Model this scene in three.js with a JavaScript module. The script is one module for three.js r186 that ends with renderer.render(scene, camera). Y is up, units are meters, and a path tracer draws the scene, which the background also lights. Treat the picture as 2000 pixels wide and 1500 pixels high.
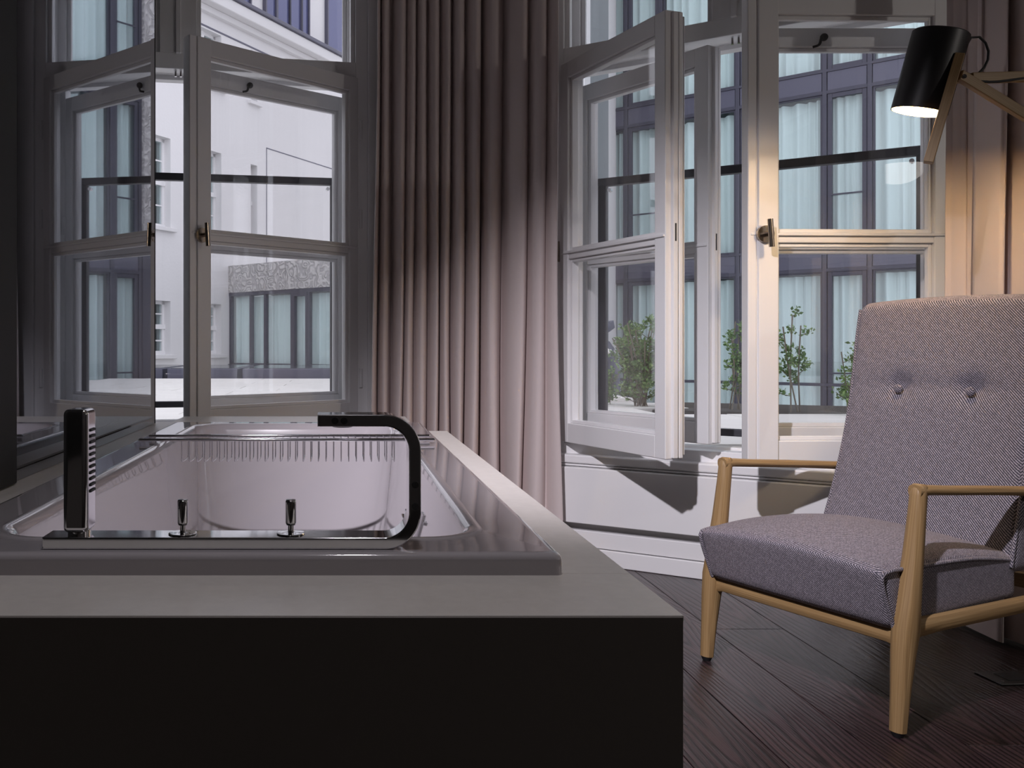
import * as THREE from 'three';
import { RoundedBoxGeometry } from 'three/addons/geometries/RoundedBoxGeometry.js';
import { mergeGeometries, mergeVertices, toCreasedNormals } from 'three/addons/utils/BufferGeometryUtils.js';

// ------------------------------------------------------------------ camera, sky, lights, exposure
const scene = new THREE.Scene();
const F = 1800, CX = 663, CY = 678, EYE = 0.92;
const camera = new THREE.PerspectiveCamera(2 * Math.atan(750 / F) * 180 / Math.PI, 4 / 3, 0.05, 300);
camera.setViewOffset(2000, 1500, 1000 - CX, 750 - CY, 2000, 1500);
camera.position.set(0, EYE, 0);
camera.lookAt(0, EYE, -10);
scene.add(camera);
const renderer = new THREE.WebGLRenderer({ antialias: true });
renderer.shadowMap.enabled = true;
renderer.toneMapping = THREE.LinearToneMapping;
renderer.toneMappingExposure = 1.0;
scene.background = new THREE.Color().setRGB(1.36, 1.37, 1.54);      // overcast sky

const LIGHT = { spot: 44, wash: 3.6, bulb: 1.2, bowl: 3.4 };
const spot = new THREE.SpotLight(new THREE.Color().setRGB(0.96, 0.91, 1.0), LIGHT.spot, 0, 0.44, 1, 2);
spot.position.set(-0.45, 2.9, -0.50);
spot.target.position.set(1.12, 0.0, -3.25);
spot.castShadow = true; spot.shadow.radius = 2;
scene.add(spot, spot.target);
const wash = new THREE.SpotLight(new THREE.Color().setRGB(0.98, 0.94, 1.0), LIGHT.wash, 0, 0.5, 1, 2);
wash.position.set(0.05, 2.9, -0.98);
wash.target.position.set(0.0, 0.6, -1.15);
wash.castShadow = true; wash.shadow.radius = 3;
scene.add(wash, wash.target);

// ------------------------------------------------------------------ small helpers
const R = (d) => d * Math.PI / 180;
let seed = 7;
const rnd = () => { seed = (seed * 1664525 + 1013904223) >>> 0; return seed / 4294967296; };
const rr = (a, b) => a + (b - a) * rnd();
const at = (u, v, Z) => new THREE.Vector3((u - CX) / F * Z, EYE - (v - CY) / F * Z, -Z);   // measured point at a known distance
const V = (x, y, z) => new THREE.Vector3(x, y, z);
const used = {};
function numbered(n) { const k = used[n] = (used[n] ?? -1) + 1; return k ? n + '_' + String(k).padStart(3, '0') : n; }
const shade = (m) => { m.castShadow = true; m.receiveShadow = true; return m; };
function tag(o, label, category, group) { o.userData.label = label; o.userData.category = category; if (group) o.userData.group = group; return o; }
function group(name, parent = scene) { const g = new THREE.Group(); g.name = parent === scene ? numbered(name) : name; parent.add(g); return g; }
function mesh(name, geo, mat, parent = scene) {
  const g = Array.isArray(geo) ? merge(geo) : geo;
  const m = shade(new THREE.Mesh(g, mat)); m.name = parent === scene ? numbered(name) : name; parent.add(m); return m;
}
function struct(o) { o.userData.kind = 'structure'; return o; }
function merge(list) {
  return mergeGeometries(list.map((g) => { const n = g.index ? g.toNonIndexed() : g.clone(); for (const k of Object.keys(n.attributes)) if (!['position', 'normal', 'uv'].includes(k)) n.deleteAttribute(k); if (!n.attributes.uv) n.setAttribute('uv', new THREE.BufferAttribute(new Float32Array(n.attributes.position.count * 2), 2)); return n; }), false);
}
// uv in metres, projected along each face's main axis of the geometry; `along` is the axis that the pattern's u follows
function metric(geo, along = 'x', off = 0) {
  const g = geo.index ? geo.toNonIndexed() : geo, p = g.attributes.position, uv = new Float32Array(p.count * 2), ai = 'xyz'.indexOf(along);
  const a = V(), b = V(), c = V(), n = V();
  for (let i = 0; i < p.count; i += 3) {
    a.fromBufferAttribute(p, i); b.fromBufferAttribute(p, i + 1); c.fromBufferAttribute(p, i + 2);
    n.copy(b).sub(a).cross(c.clone().sub(a));
    const q = [Math.abs(n.x), Math.abs(n.y), Math.abs(n.z)], k = q.indexOf(Math.max(...q));
    let ax = [0, 1, 2].filter((t) => t !== k);
    if (ax[1] === ai) ax = [ax[1], ax[0]];
    [a, b, c].forEach((w, j) => { const e = w.toArray(); uv[(i + j) * 2] = e[ax[0]] + off * 0.731; uv[(i + j) * 2 + 1] = e[ax[1]] + off * 0.377; });
  }
  g.setAttribute('uv', new THREE.BufferAttribute(uv, 2)); return g;
}
function bx(x0, x1, y0, y1, z0, z1, r = 0) {        // box by its extents, edges eased when r > 0
  const w = x1 - x0, h = y1 - y0, d = z1 - z0;
  const g = r ? new RoundedBoxGeometry(w, h, d, 1, Math.min(r, w / 2.01, h / 2.01, d / 2.01)) : new THREE.BoxGeometry(w, h, d);
  g.translate((x0 + x1) / 2, (y0 + y1) / 2, (z0 + z1) / 2); return g;
}
function tube(pts, r, seg = 24, rad = 8, closed = false) { return new THREE.TubeGeometry(new THREE.CatmullRomCurve3(pts, closed, 'centripetal'), seg, r, rad, closed); }
function bar(a, b, w, h, up = V(0, 1, 0), r = 0.003) {   // beam between two points
  const d = b.clone().sub(a), L = d.length(), m = new THREE.Matrix4(), z = d.normalize(), x = up.clone().cross(z).normalize(), y = z.clone().cross(x);
  const g = metric(new RoundedBoxGeometry(w, h, L, 2, Math.min(r, w / 2.1, h / 2.1)), 'z');
  m.makeBasis(x, y, z).setPosition(a.clone().add(b).multiplyScalar(0.5)); return g.applyMatrix4(m);
}
function rod(a, b, r, seg = 12, r2 = r) { const d = b.clone().sub(a), g = new THREE.CylinderGeometry(r2, r, d.length(), seg); g.applyQuaternion(new THREE.Quaternion().setFromUnitVectors(V(0, 1, 0), d.clone().normalize())); return g.translate((a.x + b.x) / 2, (a.y + b.y) / 2, (a.z + b.z) / 2); }
// swept round member with its own radii (rx, ry) at every station
function sweep(stations, seg = 16, up = V(0, 1, 0), power = 2) {
  const pos = [], idx = [], uv = []; let len = 0;
  stations.forEach((s, i) => {
    const t = (stations[Math.min(i + 1, stations.length - 1)].p.clone().sub(stations[Math.max(i - 1, 0)].p)).normalize();
    const x = up.clone().cross(t).normalize(), y = t.clone().cross(x);
    if (i) len += s.p.distanceTo(stations[i - 1].p);
    for (let k = 0; k <= seg; k++) {
      const a = k / seg * Math.PI * 2, ca = Math.cos(a), sa = Math.sin(a), e = 2 / power;
      const q = s.p.clone().addScaledVector(x, Math.sign(ca) * Math.abs(ca) ** e * s.rx).addScaledVector(y, Math.sign(sa) * Math.abs(sa) ** e * s.ry);
      pos.push(q.x, q.y, q.z); uv.push(len, k / seg * 0.14);
    }
  });
  const w = seg + 1;
  for (let i = 0; i + 1 < stations.length; i++) for (let k = 0; k < seg; k++) { const a = i * w + k; idx.push(a, a + 1, a + w, a + 1, a + w + 1, a + w); }
  for (const [i, flip] of [[0, 1], [stations.length - 1, 0]]) { const c = pos.length / 3, s = stations[i].p; pos.push(s.x, s.y, s.z); uv.push(0, 0); for (let k = 0; k < seg; k++) flip ? idx.push(c, i * w + k + 1, i * w + k) : idx.push(c, i * w + k, i * w + k + 1); }
  const g = new THREE.BufferGeometry(); g.setAttribute('position', new THREE.Float32BufferAttribute(pos, 3)); g.setAttribute('uv', new THREE.Float32BufferAttribute(uv, 2)); g.setIndex(idx);
  return toCreasedNormals(g, 0.9);
}

// ------------------------------------------------------------------ textures
const hash = (x, y, s) => { let h = (x * 374761393 + y * 668265263 + s * 974711) | 0; h = Math.imul(h ^ (h >>> 13), 1274126177); return ((h ^ (h >>> 16)) >>> 0) / 4294967296; };
function vn(x, y, px, py, s) {   // value noise, tiling with px, py
  const x0 = Math.floor(x), y0 = Math.floor(y), fx = x - x0, fy = y - y0, sx = fx * fx * (3 - 2 * fx), sy = fy * fy * (3 - 2 * fy), m = (a, b) => ((a % b) + b) % b;
  const h = (i, j) => hash(m(x0 + i, px), m(y0 + j, py), s);
  return (h(0, 0) * (1 - sx) + h(1, 0) * sx) * (1 - sy) + (h(0, 1) * (1 - sx) + h(1, 1) * sx) * sy;
}
const fbm = (u, v, fx, fy, s, o = 4) => { let t = 0, a = 0.5; for (let i = 0; i < o; i++) { t += a * vn(u * fx, v * fy, fx, fy, s + i); fx *= 2; fy *= 2; a /= 2; } return t; };
function texture(n, rep, f, color = true, m = n) {   // f(u, v) -> [r, g, b] in sRGB 0..1, or a number
  const d = new Uint8Array(n * m * 4);
  for (let j = 0; j < m; j++) for (let i = 0; i < n; i++) { const c = f(i / n, j / m, i, j), k = (j * n + i) * 4, a = typeof c === 'number' ? [c, c, c] : c; for (let q = 0; q < 3; q++) d[k + q] = Math.max(0, Math.min(255, a[q] * 255)); d[k + 3] = 255; }
  const t = new THREE.DataTexture(d, n, m, THREE.RGBAFormat); t.wrapS = t.wrapT = THREE.RepeatWrapping; t.magFilter = THREE.LinearFilter; t.minFilter = THREE.LinearMipmapLinearFilter; t.generateMipmaps = true;
  if (color) t.colorSpace = THREE.SRGBColorSpace; t.repeat.set(...(Array.isArray(rep) ? rep : [rep, rep])); t.needsUpdate = true; return t;
}
const mix3 = (a, b, t) => a.map((v, i) => v + (b[i] - v) * t);
const grain = (u, v, s) => { const w = v + 0.035 * fbm(u, v, 2, 5, s) ; const r = Math.sin((w * 26 + 2.2 * fbm(u, v, 2, 6, s + 9)) * Math.PI * 2) * 0.5 + 0.5; return 0.5 * r + 0.5 * fbm(u, v, 6, 160, s + 4, 3) ; };
const T = {};
T.oak = texture(512, [1 / 0.6, 1 / 0.14], (u, v) => mix3([0.49, 0.375, 0.235], [0.70, 0.585, 0.415], Math.min(1, Math.max(0, 0.15 + 0.9 * (0.35 * grain(u, v, 3) + 0.75 * fbm(u, v, 4, 60, 21, 3)) - 0.05))));
const plankGrain = (u, v, s) => {   // flat-sawn figure: nested arches in the middle, straight grain to the sides, dark thin rings
  const y = (v - 0.5 + 0.16 * (fbm(u, v, 2, 2, s, 2) - 0.5)) , w = fbm(u, v, 6, 3, s + 3, 3);
  const ph = u * 16 + Math.hypot(y, 0.09) * 30 * (1 + 0.25 * Math.sin(u * 6.283 + s)) + 3.2 * w;
  const r = 0.5 + 0.5 * Math.sin(ph * Math.PI);
  return r ** 2.2;
};
const planks = [0, 1, 2, 3].map((k) => {
  const g = (u, v) => { const r = plankGrain(u, v, 40 + k * 7); const p = fbm(u, v, 10, 150, 90 + k, 3); return Math.max(0, Math.min(1, 1.15 * p + 0.35 - 0.75 * r)); };
  const tone = [0.0, 0.028, -0.022, 0.014][k];
  return { map: texture(512, [1 / 2.0, 1 / 0.235], (u, v) => mix3([0.070 + tone, 0.045 + tone, 0.050 + tone], [0.255 + tone, 0.182 + tone, 0.190 + tone], g(u, v))), bump: texture(512, [1 / 2.0, 1 / 0.235], (u, v) => g(u, v), false) };
});
T.tweed = texture(384, 1 / 0.085, (u, v, i, j) => {
  const c = Math.floor(i / 8), r = Math.floor(j / 8), tw = ((c + r) % 4 + 4) % 4, ix = i % 8 / 8 - 0.45, iy = j % 8 / 8 - 0.45;
  const thick = 1 - 1.1 * (ix * ix + iy * iy) * 2.2, n = hash(c, r, 5), light = tw < 2 ? 1 : 0;
  const base = light ? [0.78, 0.74, 0.78] : [0.27, 0.265, 0.315];
  return base.map((q) => q * (0.78 + 0.34 * n) * (0.62 + 0.42 * thick) * (0.92 + 0.16 * hash(i, j, 8)));
});
T.tweedBump = texture(384, 1 / 0.085, (u, v, i, j) => { const ix = i % 8 / 8 - 0.45, iy = j % 8 / 8 - 0.45, tw = (Math.floor(i / 8) + Math.floor(j / 8)) % 4; return 0.35 + (tw < 2 ? 0.35 : 0.1) - 0.9 * (ix * ix + iy * iy); }, false);
T.cloth = texture(256, 1 / 0.05, (u, v, i, j) => 0.5 + 0.3 * Math.sin(i * Math.PI / 2) * Math.sin(j * Math.PI / 2) + 0.2 * (hash(i, j, 3) - 0.5), false);
T.relief = texture(512, 1 / 1.5, (u, v) => { const a = fbm(u, v, 5, 5, 61, 3), b = fbm(u, v, 5, 5, 77, 3); return 0.5 + 0.5 * Math.sin((a * 5 + Math.sin(b * 14) * 0.8) * 6.28); }, false);
T.reliefMap = texture(512, 1 / 1.5, (u, v) => { const a = fbm(u, v, 5, 5, 61, 3), b = fbm(u, v, 5, 5, 77, 3), s = 0.5 + 0.5 * Math.sin((a * 5 + Math.sin(b * 14) * 0.8) * 6.28); return mix3([0.66, 0.65, 0.65], [0.79, 0.78, 0.77], s); });
T.plaster = texture(256, 1 / 0.9, (u, v) => 0.5 + 0.5 * (fbm(u, v, 20, 20, 31) - 0.5), false);
T.slab = texture(256, [1 / 1.2, 1 / 0.7], (u, v) => mix3([0.83, 0.82, 0.80], [0.91, 0.90, 0.88], fbm(u, v, 3, 24, 44)));
T.quartz = texture(256, 1 / 0.25, (u, v, i, j) => { const n = 0.5 * fbm(u, v, 24, 24, 12) + 0.12 * hash(i, j, 4); return mix3([0.78, 0.76, 0.74], [0.84, 0.82, 0.80], n * 1.5); });

const std = (c, rough, o = {}) => new THREE.MeshStandardMaterial({ color: new THREE.Color().setRGB(...c), roughness: rough, ...o });
const phys = (c, rough, o = {}) => new THREE.MeshPhysicalMaterial({ color: new THREE.Color().setRGB(...c), roughness: rough, ...o });
const M = {
  white: phys([0.83, 0.825, 0.83], 0.38, { clearcoat: 0.25, clearcoatRoughness: 0.3 }),
  wall: std([0.62, 0.60, 0.58], 0.85, { bumpMap: T.plaster, bumpScale: 0.001 }),
  ceiling: std([0.62, 0.60, 0.58], 0.9),
  roomWall: std([0.16, 0.15, 0.15], 0.9),
  black: std([0.010, 0.010, 0.011], 0.7),
  deck: phys([1, 1, 1], 0.34, { map: T.quartz }),
  front: std([0.26, 0.235, 0.22], 0.5),
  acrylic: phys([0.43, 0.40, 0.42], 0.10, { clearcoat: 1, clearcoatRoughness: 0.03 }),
  chrome: std([0.78, 0.78, 0.80], 0.06, { metalness: 1 }),
  nickel: std([0.42, 0.36, 0.30], 0.22, { metalness: 1 }),
  rubber: std([0.015, 0.015, 0.017], 0.6),
  oak: std([1, 1, 1], 0.46, { map: T.oak }),
  tweed: phys([1, 1, 1], 0.95, { map: T.tweed, bumpMap: T.tweedBump, bumpScale: 0.0012, sheen: 0.3, sheenRoughness: 0.6, sheenColor: new THREE.Color(0.5, 0.45, 0.5) }),
  drape: phys([0.70, 0.60, 0.58], 0.72, { bumpMap: T.cloth, bumpScale: 0.0003, sheen: 0.6, sheenRoughness: 0.45, sheenColor: new THREE.Color(0.5, 0.46, 0.45) }),
  glass: phys([1, 1, 1], 0.0, { transmission: 1, thickness: 0, ior: 1.5 }),
  farGlass: phys([0.93, 0.985, 0.99], 0.0, { transmission: 1, thickness: 0, ior: 1.52 }),
  mirror: std([0.43, 0.45, 0.49], 0.015, { metalness: 1 }),
  anthracite: std([0.065, 0.065, 0.09], 0.42, { metalness: 0.3 }),
  spandrel: std([0.105, 0.105, 0.145], 0.4, { metalness: 0.3 }),
  railing: std([0.030, 0.030, 0.038], 0.5),
  stucco: std([0.74, 0.73, 0.735], 0.9, { bumpMap: T.plaster, bumpScale: 0.004 }),
  relief: std([1, 1, 1], 0.85, { map: T.reliefMap, bumpMap: T.relief, bumpScale: 0.02 }),
  sheer: phys([0.93, 0.94, 0.92], 0.9, { transmission: 0.15, thickness: 0 }),
  farRoom: std([0.20, 0.22, 0.23], 0.9),
  slab: std([1, 1, 1], 0.75, { map: T.slab }),
  pond: std([0.055, 0.06, 0.075], 0.12),
  soil: std([0.05, 0.042, 0.035], 0.95),
  blueGlass: std([0.10, 0.11, 0.23], 0.12, { metalness: 0.2 }),
  leaf: std([0.10, 0.19, 0.055], 0.5), leafPale: std([0.20, 0.32, 0.095], 0.5), bark: std([0.20, 0.17, 0.13], 0.9),
  sculpture: std([0.055, 0.065, 0.10], 0.3), ivory: std([0.80, 0.78, 0.74], 0.4), rust: std([0.25, 0.09, 0.05], 0.5),
  lampBlack: std([0.012, 0.011, 0.012], 0.42),
  lampInner: std([0.85, 0.68, 0.42], 0.7),
  plate: std([0.10, 0.10, 0.10], 0.4, { metalness: 0.6 }),
};
const floorMats = planks.map((p) => phys([1, 1, 1], 0.30, { map: p.map, bumpMap: p.bump, bumpScale: 0.0012, clearcoat: 0.15, clearcoatRoughness: 0.35 }));

// ------------------------------------------------------------------ room shell
const floor = struct(group('floor'));
mesh('subfloor', bx(-2.1, 4.7, -0.12, -0.018, -4.72, 3.2), M.black, floor);
{
  const edges = [-2.0, -1.76, -1.53, -1.3, -1.07, -0.84, -0.61, -0.38, -0.15, 0.08, 0.31, 0.55, 0.775, 0.985, 1.215, 1.45, 1.695, 1.93, 2.165, 2.4, 2.63, 2.86, 3.1, 3.33, 3.56, 3.8, 4.03, 4.26, 4.5];
  let k = 0;
  for (let i = 0; i + 1 < edges.length; i++) {
    let z = -4.68 + ((i * 0.83) % 2.0) - 2.0;
    while (z < 3.1) {
      const z0 = Math.max(z, -4.68), z1 = Math.min(z + 2.05, 3.1); z += 2.05;
      if (z1 - z0 < 0.1) continue;
      const g = metric(bx(edges[i] + 0.0012, edges[i + 1] - 0.0012, -0.018, rr(-0.0006, 0), z0 + 0.001, z1 - 0.001, 0.0016), 'z', k * 1.37);
      const uv = g.attributes.uv, cx = (edges[i] + edges[i + 1]) / 2;      // grain figure centred on each plank
      for (let q = 0; q < uv.count; q++) uv.setY(q, uv.getY(q) - k * 1.37 * 0.377 - cx + 0.1175 + (k % 3 - 1) * 0.03);
      mesh('plank', g, floorMats[(k * 7 + i * 3) % 4], floor); k++;
    }
  }
}
struct(mesh('ceiling', bx(-2.1, 4.7, 3.05, 3.25, -5.0, 3.2), M.ceiling));
struct(mesh('wall_back', bx(-2.1, 4.7, 0, 3.05, 3.0, 3.2), M.roomWall));
struct(mesh('wall_right', bx(4.5, 4.7, 0, 3.05, -1.75, 3.0), M.roomWall));
struct(mesh('wall_left', bx(-2.1, -1.92, 0, 3.05, -4.2, 3.0), M.roomWall));
const partition = struct(group('wall_partition'));
mesh('core', bx(-0.83, -0.677, 0, 3.05, -3.315, 1.2), M.roomWall, partition);
mesh('lacquer_panel', bx(-0.677, -0.648, 0.646, 3.05, -1.855, 1.2, 0.004), M.black, partition);

// ------------------------------------------------------------------ window walls with their double casement windows
function wallWithOpening(name, origin, turn, x0, x1, W, yb, yt) {
  const g = struct(group(name)); g.position.copy(origin); g.rotation.y = turn;
  const d = -0.36;
  mesh('masonry', [bx(x0, -0.05, 0, 3.05, d, 0), bx(W + 0.05, x1, 0, 3.05, d, 0), bx(-0.05, W + 0.05, yt, 3.05, d, 0), bx(-0.05, W + 0.05, 0, yb, d, 0)].map((q) => metric(q)), M.wall, g);
  return g;
}
// a casement sash, hinged at x = 0 and reaching to s * w; its face towards the room at z = 0
function sash(parent, s, w, y0, y1, mid, hinge, open, o = {}) {
  const t = o.t ?? 0.058, st = o.meet ?? 0.062, hs = o.hs ?? 0.055, tr = 0.07, br = o.br ?? 0.085, mr = 0.036, e = 0.004;
  const X = (a, b) => s > 0 ? [a, b] : [-b, -a];
  const B = (a, b, c, d, z0, z1, r = e) => { const [p, q] = X(a, b); return bx(p, q, c, d, z0, z1, r); };
  const geo = [
    B(0, hs, y0, y1, -t, 0), B(w - st, w, y0, y1, -t, 0), B(hs - 0.002, w - st + 0.002, y1 - tr, y1, -t, 0), B(hs - 0.002, w - st + 0.002, y0, y0 + br, -t, 0),
    B(hs - 0.002, w - st + 0.002, mid - mr / 2, mid + mr / 2, -t * 0.8, -0.004),
  ];
  const gx0 = hs, gx1 = w - st;
  for (const [c, d] of [[y0 + br, mid - mr / 2], [mid + mr / 2, y1 - tr]]) {       // glazing beads, stepped in towards the panes
    geo.push(B(gx0, gx0 + 0.014, c, d, -t * 0.62, -0.014, 0.003), B(gx1 - 0.014, gx1, c, d, -t * 0.62, -0.014, 0.003), B(gx0 + 0.012, gx1 - 0.012, d - 0.014, d, -t * 0.62, -0.014, 0.003), B(gx0 + 0.012, gx1 - 0.012, c, c + 0.014, -t * 0.62, -0.014, 0.003));
  }
  geo.push(B(0.004, w - 0.004, mid + mr / 2 - 0.012, mid + mr / 2 - 0.002, -0.004, 0.006, 0.003));
  if (o.step) geo.push(B(w - 0.012, w + 0.012, y0 + 0.004, y1 - 0.006, -t * 0.62, -t * 0.34, 0.004), B(w - 0.01, w + 0.006, y0 + 0.003, y1 - 0.003, -t * 0.95, -t * 0.72, 0.004), B(w - 0.03, w - 0.008, y0 + 0.012, y1 - 0.012, -t - 0.016, -t + 0.004, 0.005));
  if (o.cover) geo.push(B(w - st - 0.002, w - 0.03, y0, y1, -0.002, 0.008, 0.004), B(w - 0.026, w + 0.006, y0, y1, -t * 0.7, 0.004, 0.004));
  const m = mesh('casement_sash', geo, M.white, parent); m.position.set(hinge[0], 0, hinge[1]); m.rotation.y = s > 0 ? -open : open;
  for (const [c, d] of [[y0 + br, mid - mr / 2], [mid + mr / 2, y1 - tr]]) mesh('pane', B(gx0 - 0.006, gx1 + 0.006, c - 0.006, d + 0.006, -t * 0.5 - 0.002, -t * 0.5 + 0.002, 0), M.glass, m);
  if (o.handle) {
    const hx = s * (w - st * 0.52), hy = mid + (o.hy ?? 0.01);
    const rose = new THREE.CylinderGeometry(0.030, 0.031, 0.012, 24); rose.rotateX(Math.PI / 2).translate(hx - s * 0.0, hy, 0.013);
    mesh('handle', [rose, rod(V(hx, hy, 0.01), V(hx, hy, 0.048), 0.009), rod(V(hx - s * 0.004, hy - 0.048, 0.050), V(hx + s * 0.002, hy + 0.048, 0.050), 0.0095, 16)], M.nickel, m);
  }
  if (o.slot) mesh('lock_slot', B(w - 0.006, w + 0.0135, mid - 0.01, mid + 0.055, -t * 0.5, -t * 0.43, 0), M.rubber, m);
  if (o.hook) { const hx = s * w * 0.66, hy = y1 - tr * 0.55; mesh('stay_hook', [new THREE.SphereGeometry(0.014, 12, 8).translate(hx, hy, 0.012), tube([V(hx, hy, 0.012), V(hx - s * -0.02, hy - 0.012, 0.03), V(hx - s * -0.03, hy - 0.035, 0.034), V(hx - s * -0.05, hy - 0.042, 0.03)], 0.005, 14, 6)], M.rubber, m); }
  const hg = []; for (const y of o.hinges ?? [y0 + 0.2, mid + 0.15, y1 - 0.25]) hg.push(rod(V(-s * 0.012, y - 0.045, 0.006), V(-s * 0.012, y + 0.045, 0.006), 0.008, 10));
  mesh('hinge', hg, o.hingeMat ?? M.white, m);
  return m;
}
function windowFrame(g, W, p) {   // inner and outer frames, lining, sills and upper lights
  const zi = [-0.075, -0.004], zo = [-0.25, -0.19], top = 2.98;
  const ring = (z0, z1, j) => {
    const a = [bx(-0.05, j, p.y0 - 0.07, top, z0, z1, 0.004), bx(W - j, W + 0.05, p.y0 - 0.07, top, z0, z1, 0.004), bx(j, W - j, top - 0.08, top, z0, z1, 0.004), bx(j - 0.002, W - j + 0.002, p.y1, p.y1 + p.tr, z0, z1, 0.004), bx(j - 0.002, W - j + 0.002, p.y0 - 0.07, p.y0 - 0.004, z0, z1, 0.004), bx(W / 2 - 0.085, W / 2 + 0.085, p.y1 + p.tr - 0.002, top - 0.078, z0, z1, 0.004)];
    for (const [c, d] of [[j, W / 2 - 0.085], [W / 2 + 0.085, W - j]]) a.push(bx(c, c + 0.02, p.y1 + p.tr, top - 0.08, z0 + 0.02, z1 - 0.02, 0.003), bx(d - 0.02, d, p.y1 + p.tr, top - 0.08, z0 + 0.02, z1 - 0.02, 0.003));
    return a;
  };
  mesh('inner_frame', [...ring(...zi, 0.012), bx(W / 2 - 0.012, W / 2 + 0.012, p.y1 + p.tr - 0.006, top - 0.08, -0.006, 0.012, 0.004)], M.white, g);
  mesh('outer_frame', ring(...zo, 0.018), M.white, g);
  mesh('lining', [bx(-0.05, -0.02, p.y0 - 0.08, top, -0.20, -0.065), bx(W + 0.02, W + 0.05, p.y0 - 0.08, top, -0.20, -0.065), bx(-0.02, W + 0.02, top - 0.03, top, -0.20, -0.065), bx(-0.02, W + 0.02, p.y1 + 0.02, p.y1 + p.tr - 0.02, -0.20, -0.065), bx(-0.03, W + 0.03, p.y0 - 0.085, p.y0 - 0.03, -0.20, -0.065)], M.white, g);
  mesh('inner_sill', [bx(-0.09, W + 0.09, p.y0 - 0.085, p.y0 - 0.048, -0.02, 0.055, 0.008), bx(-0.08, W + 0.08, p.y0 - 0.108, p.y0 - 0.084, -0.02, 0.032, 0.006)], M.white, g);
  mesh('outer_sill', bx(-0.06, W + 0.06, p.y0 - 0.12, p.y0 - 0.055, -0.40, -0.28, 0.008), M.slab, g);
  for (const [c, d] of [[0.012, W / 2 - 0.085], [W / 2 + 0.085, W - 0.012]]) { mesh('pane', bx(c, d, p.y1 + p.tr - 0.004, top - 0.076, -0.042, -0.038), M.glass, g); }
  for (const [c, d] of [[0.018, W / 2 - 0.085], [W / 2 + 0.085, W - 0.018]]) mesh('pane', bx(c, d, p.y1 + p.tr - 0.004, top - 0.076, -0.222, -0.218), M.glass, g);
  mesh('casing', [bx(-0.13, -0.045, p.y0 - 0.09, 3.05, -0.002, 0.018, 0.004), bx(W + 0.045, W + 0.13, p.y0 - 0.09, 3.05, -0.002, 0.018, 0.004)], M.white, g);
  mesh('bolt_cap', [rod(V(W / 2 - 0.012, p.y1 + p.tr * 0.3, -0.03), V(W / 2 - 0.012, p.y1 - 0.03, -0.03), 0.006, 8), rod(V(W / 2 + 0.012, p.y1 + p.tr * 0.3, -0.03), V(W / 2 + 0.012, p.y1 - 0.03, -0.03), 0.006, 8)], M.chrome, g);
}
function balustrade(origin, turn, W, y0, y1, z, label, inset = 0.05) {
  const g = group('glass_balustrade'); g.position.copy(origin); g.rotation.y = turn; tag(g, label, 'balustrade');
  const a = inset, b = W - inset;
  mesh('top_rail', bx(a, b, y1 - 0.036, y1, z - 0.02, z + 0.02, 0.003), M.railing, g);
  mesh('bottom_rail', bx(a, b, y0, y0 + 0.03, z - 0.02, z + 0.02, 0.003), M.railing, g);
  for (const x of [a, b - 0.036]) mesh('post', bx(x, x + 0.036, y0 + 0.03, y1 - 0.036, z - 0.018, z + 0.018, 0.003), M.railing, g);
  mesh('pane', bx(a + 0.034, b - 0.034, y0 + 0.028, y1 - 0.034, z - 0.004, z + 0.004), M.glass, g);
  for (const x of [a + 0.05, b - 0.05]) mesh('clamp', rod(V(x, y1 - 0.055, z - 0.01), V(x, y1 - 0.055, z + 0.014), 0.009, 14), M.chrome, g);
}
const RO = V(0.967, 0, -4.03), RT = R(-34), RW = 1.42, RP = { y0: 0.508, y1: 2.154, tr: 0.072, mid: 1.318 };
const LT = R(10), LW = 1.70, LO = V(0.09 - LW * Math.cos(LT), 0, -(4.42 - LW * Math.sin(LT))), LP = { y0: 0.572, y1: 2.212, tr: 0.075, mid: 1.385 };
wallWithOpening('wall_window_right', RO, RT, -0.88, 4.6, RW, RP.y0 - 0.07, 2.97);
wallWithOpening('wall_window_left', LO, LT, -0.55, LW + 0.36, LW, LP.y0 - 0.07, 2.97);

const w1 = struct(group('window_1')); w1.position.copy(LO); w1.rotation.y = LT;
windowFrame(w1, LW, LP);
sash(w1, -1, 0.935, LP.y0, LP.y1, LP.mid, [LW, 0], R(31), { meet: 0.095, cover: true, handle: true, hy: 0.0 });
sash(w1, -1, 0.88, LP.y0 + 0.03, LP.y1 - 0.05, LP.mid - 0.01, [LW - 0.018, -0.19], R(28), { meet: 0.06, hook: true });
const w2 = struct(group('window_2')); w2.position.copy(RO); w2.rotation.y = RT;
windowFrame(w2, RW, RP);
sash(w2, 1, 0.70, RP.y0, RP.y1, RP.mid, [0, 0], R(37.4), { step: true, slot: true, t: 0.078, hingeMat: M.nickel, hinges: [RP.mid + 0.02] });
sash(w2, 1, 0.685, RP.y0 + 0.032, RP.y1 - 0.055, RP.mid - 0.01, [0.016, -0.19], R(25.5), { hs: 0.044, step: true, slot: true, t: 0.075 });
sash(w2, -1, 0.715, RP.y0, RP.y1, RP.mid - 0.015, [RW, 0], R(35.5), { meet: 0.10, cover: true, handle: true, hy: 0.01 });
sash(w2, -1, 0.685, RP.y0 + 0.032, RP.y1 - 0.055, RP.mid - 0.02, [RW - 0.018, -0.19], R(34), { meet: 0.062, hook: true });
balustrade(LO, LT, LW, LP.y0 + 0.05, 1.78, -0.30, 'black framed clear glass balustrade outside the window behind the bathtub');
balustrade(RO, RT, RW, RP.y0 + 0.035, 1.69, -0.29, 'black framed clear glass balustrade outside the window beside the armchair', 0.075);

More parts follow.
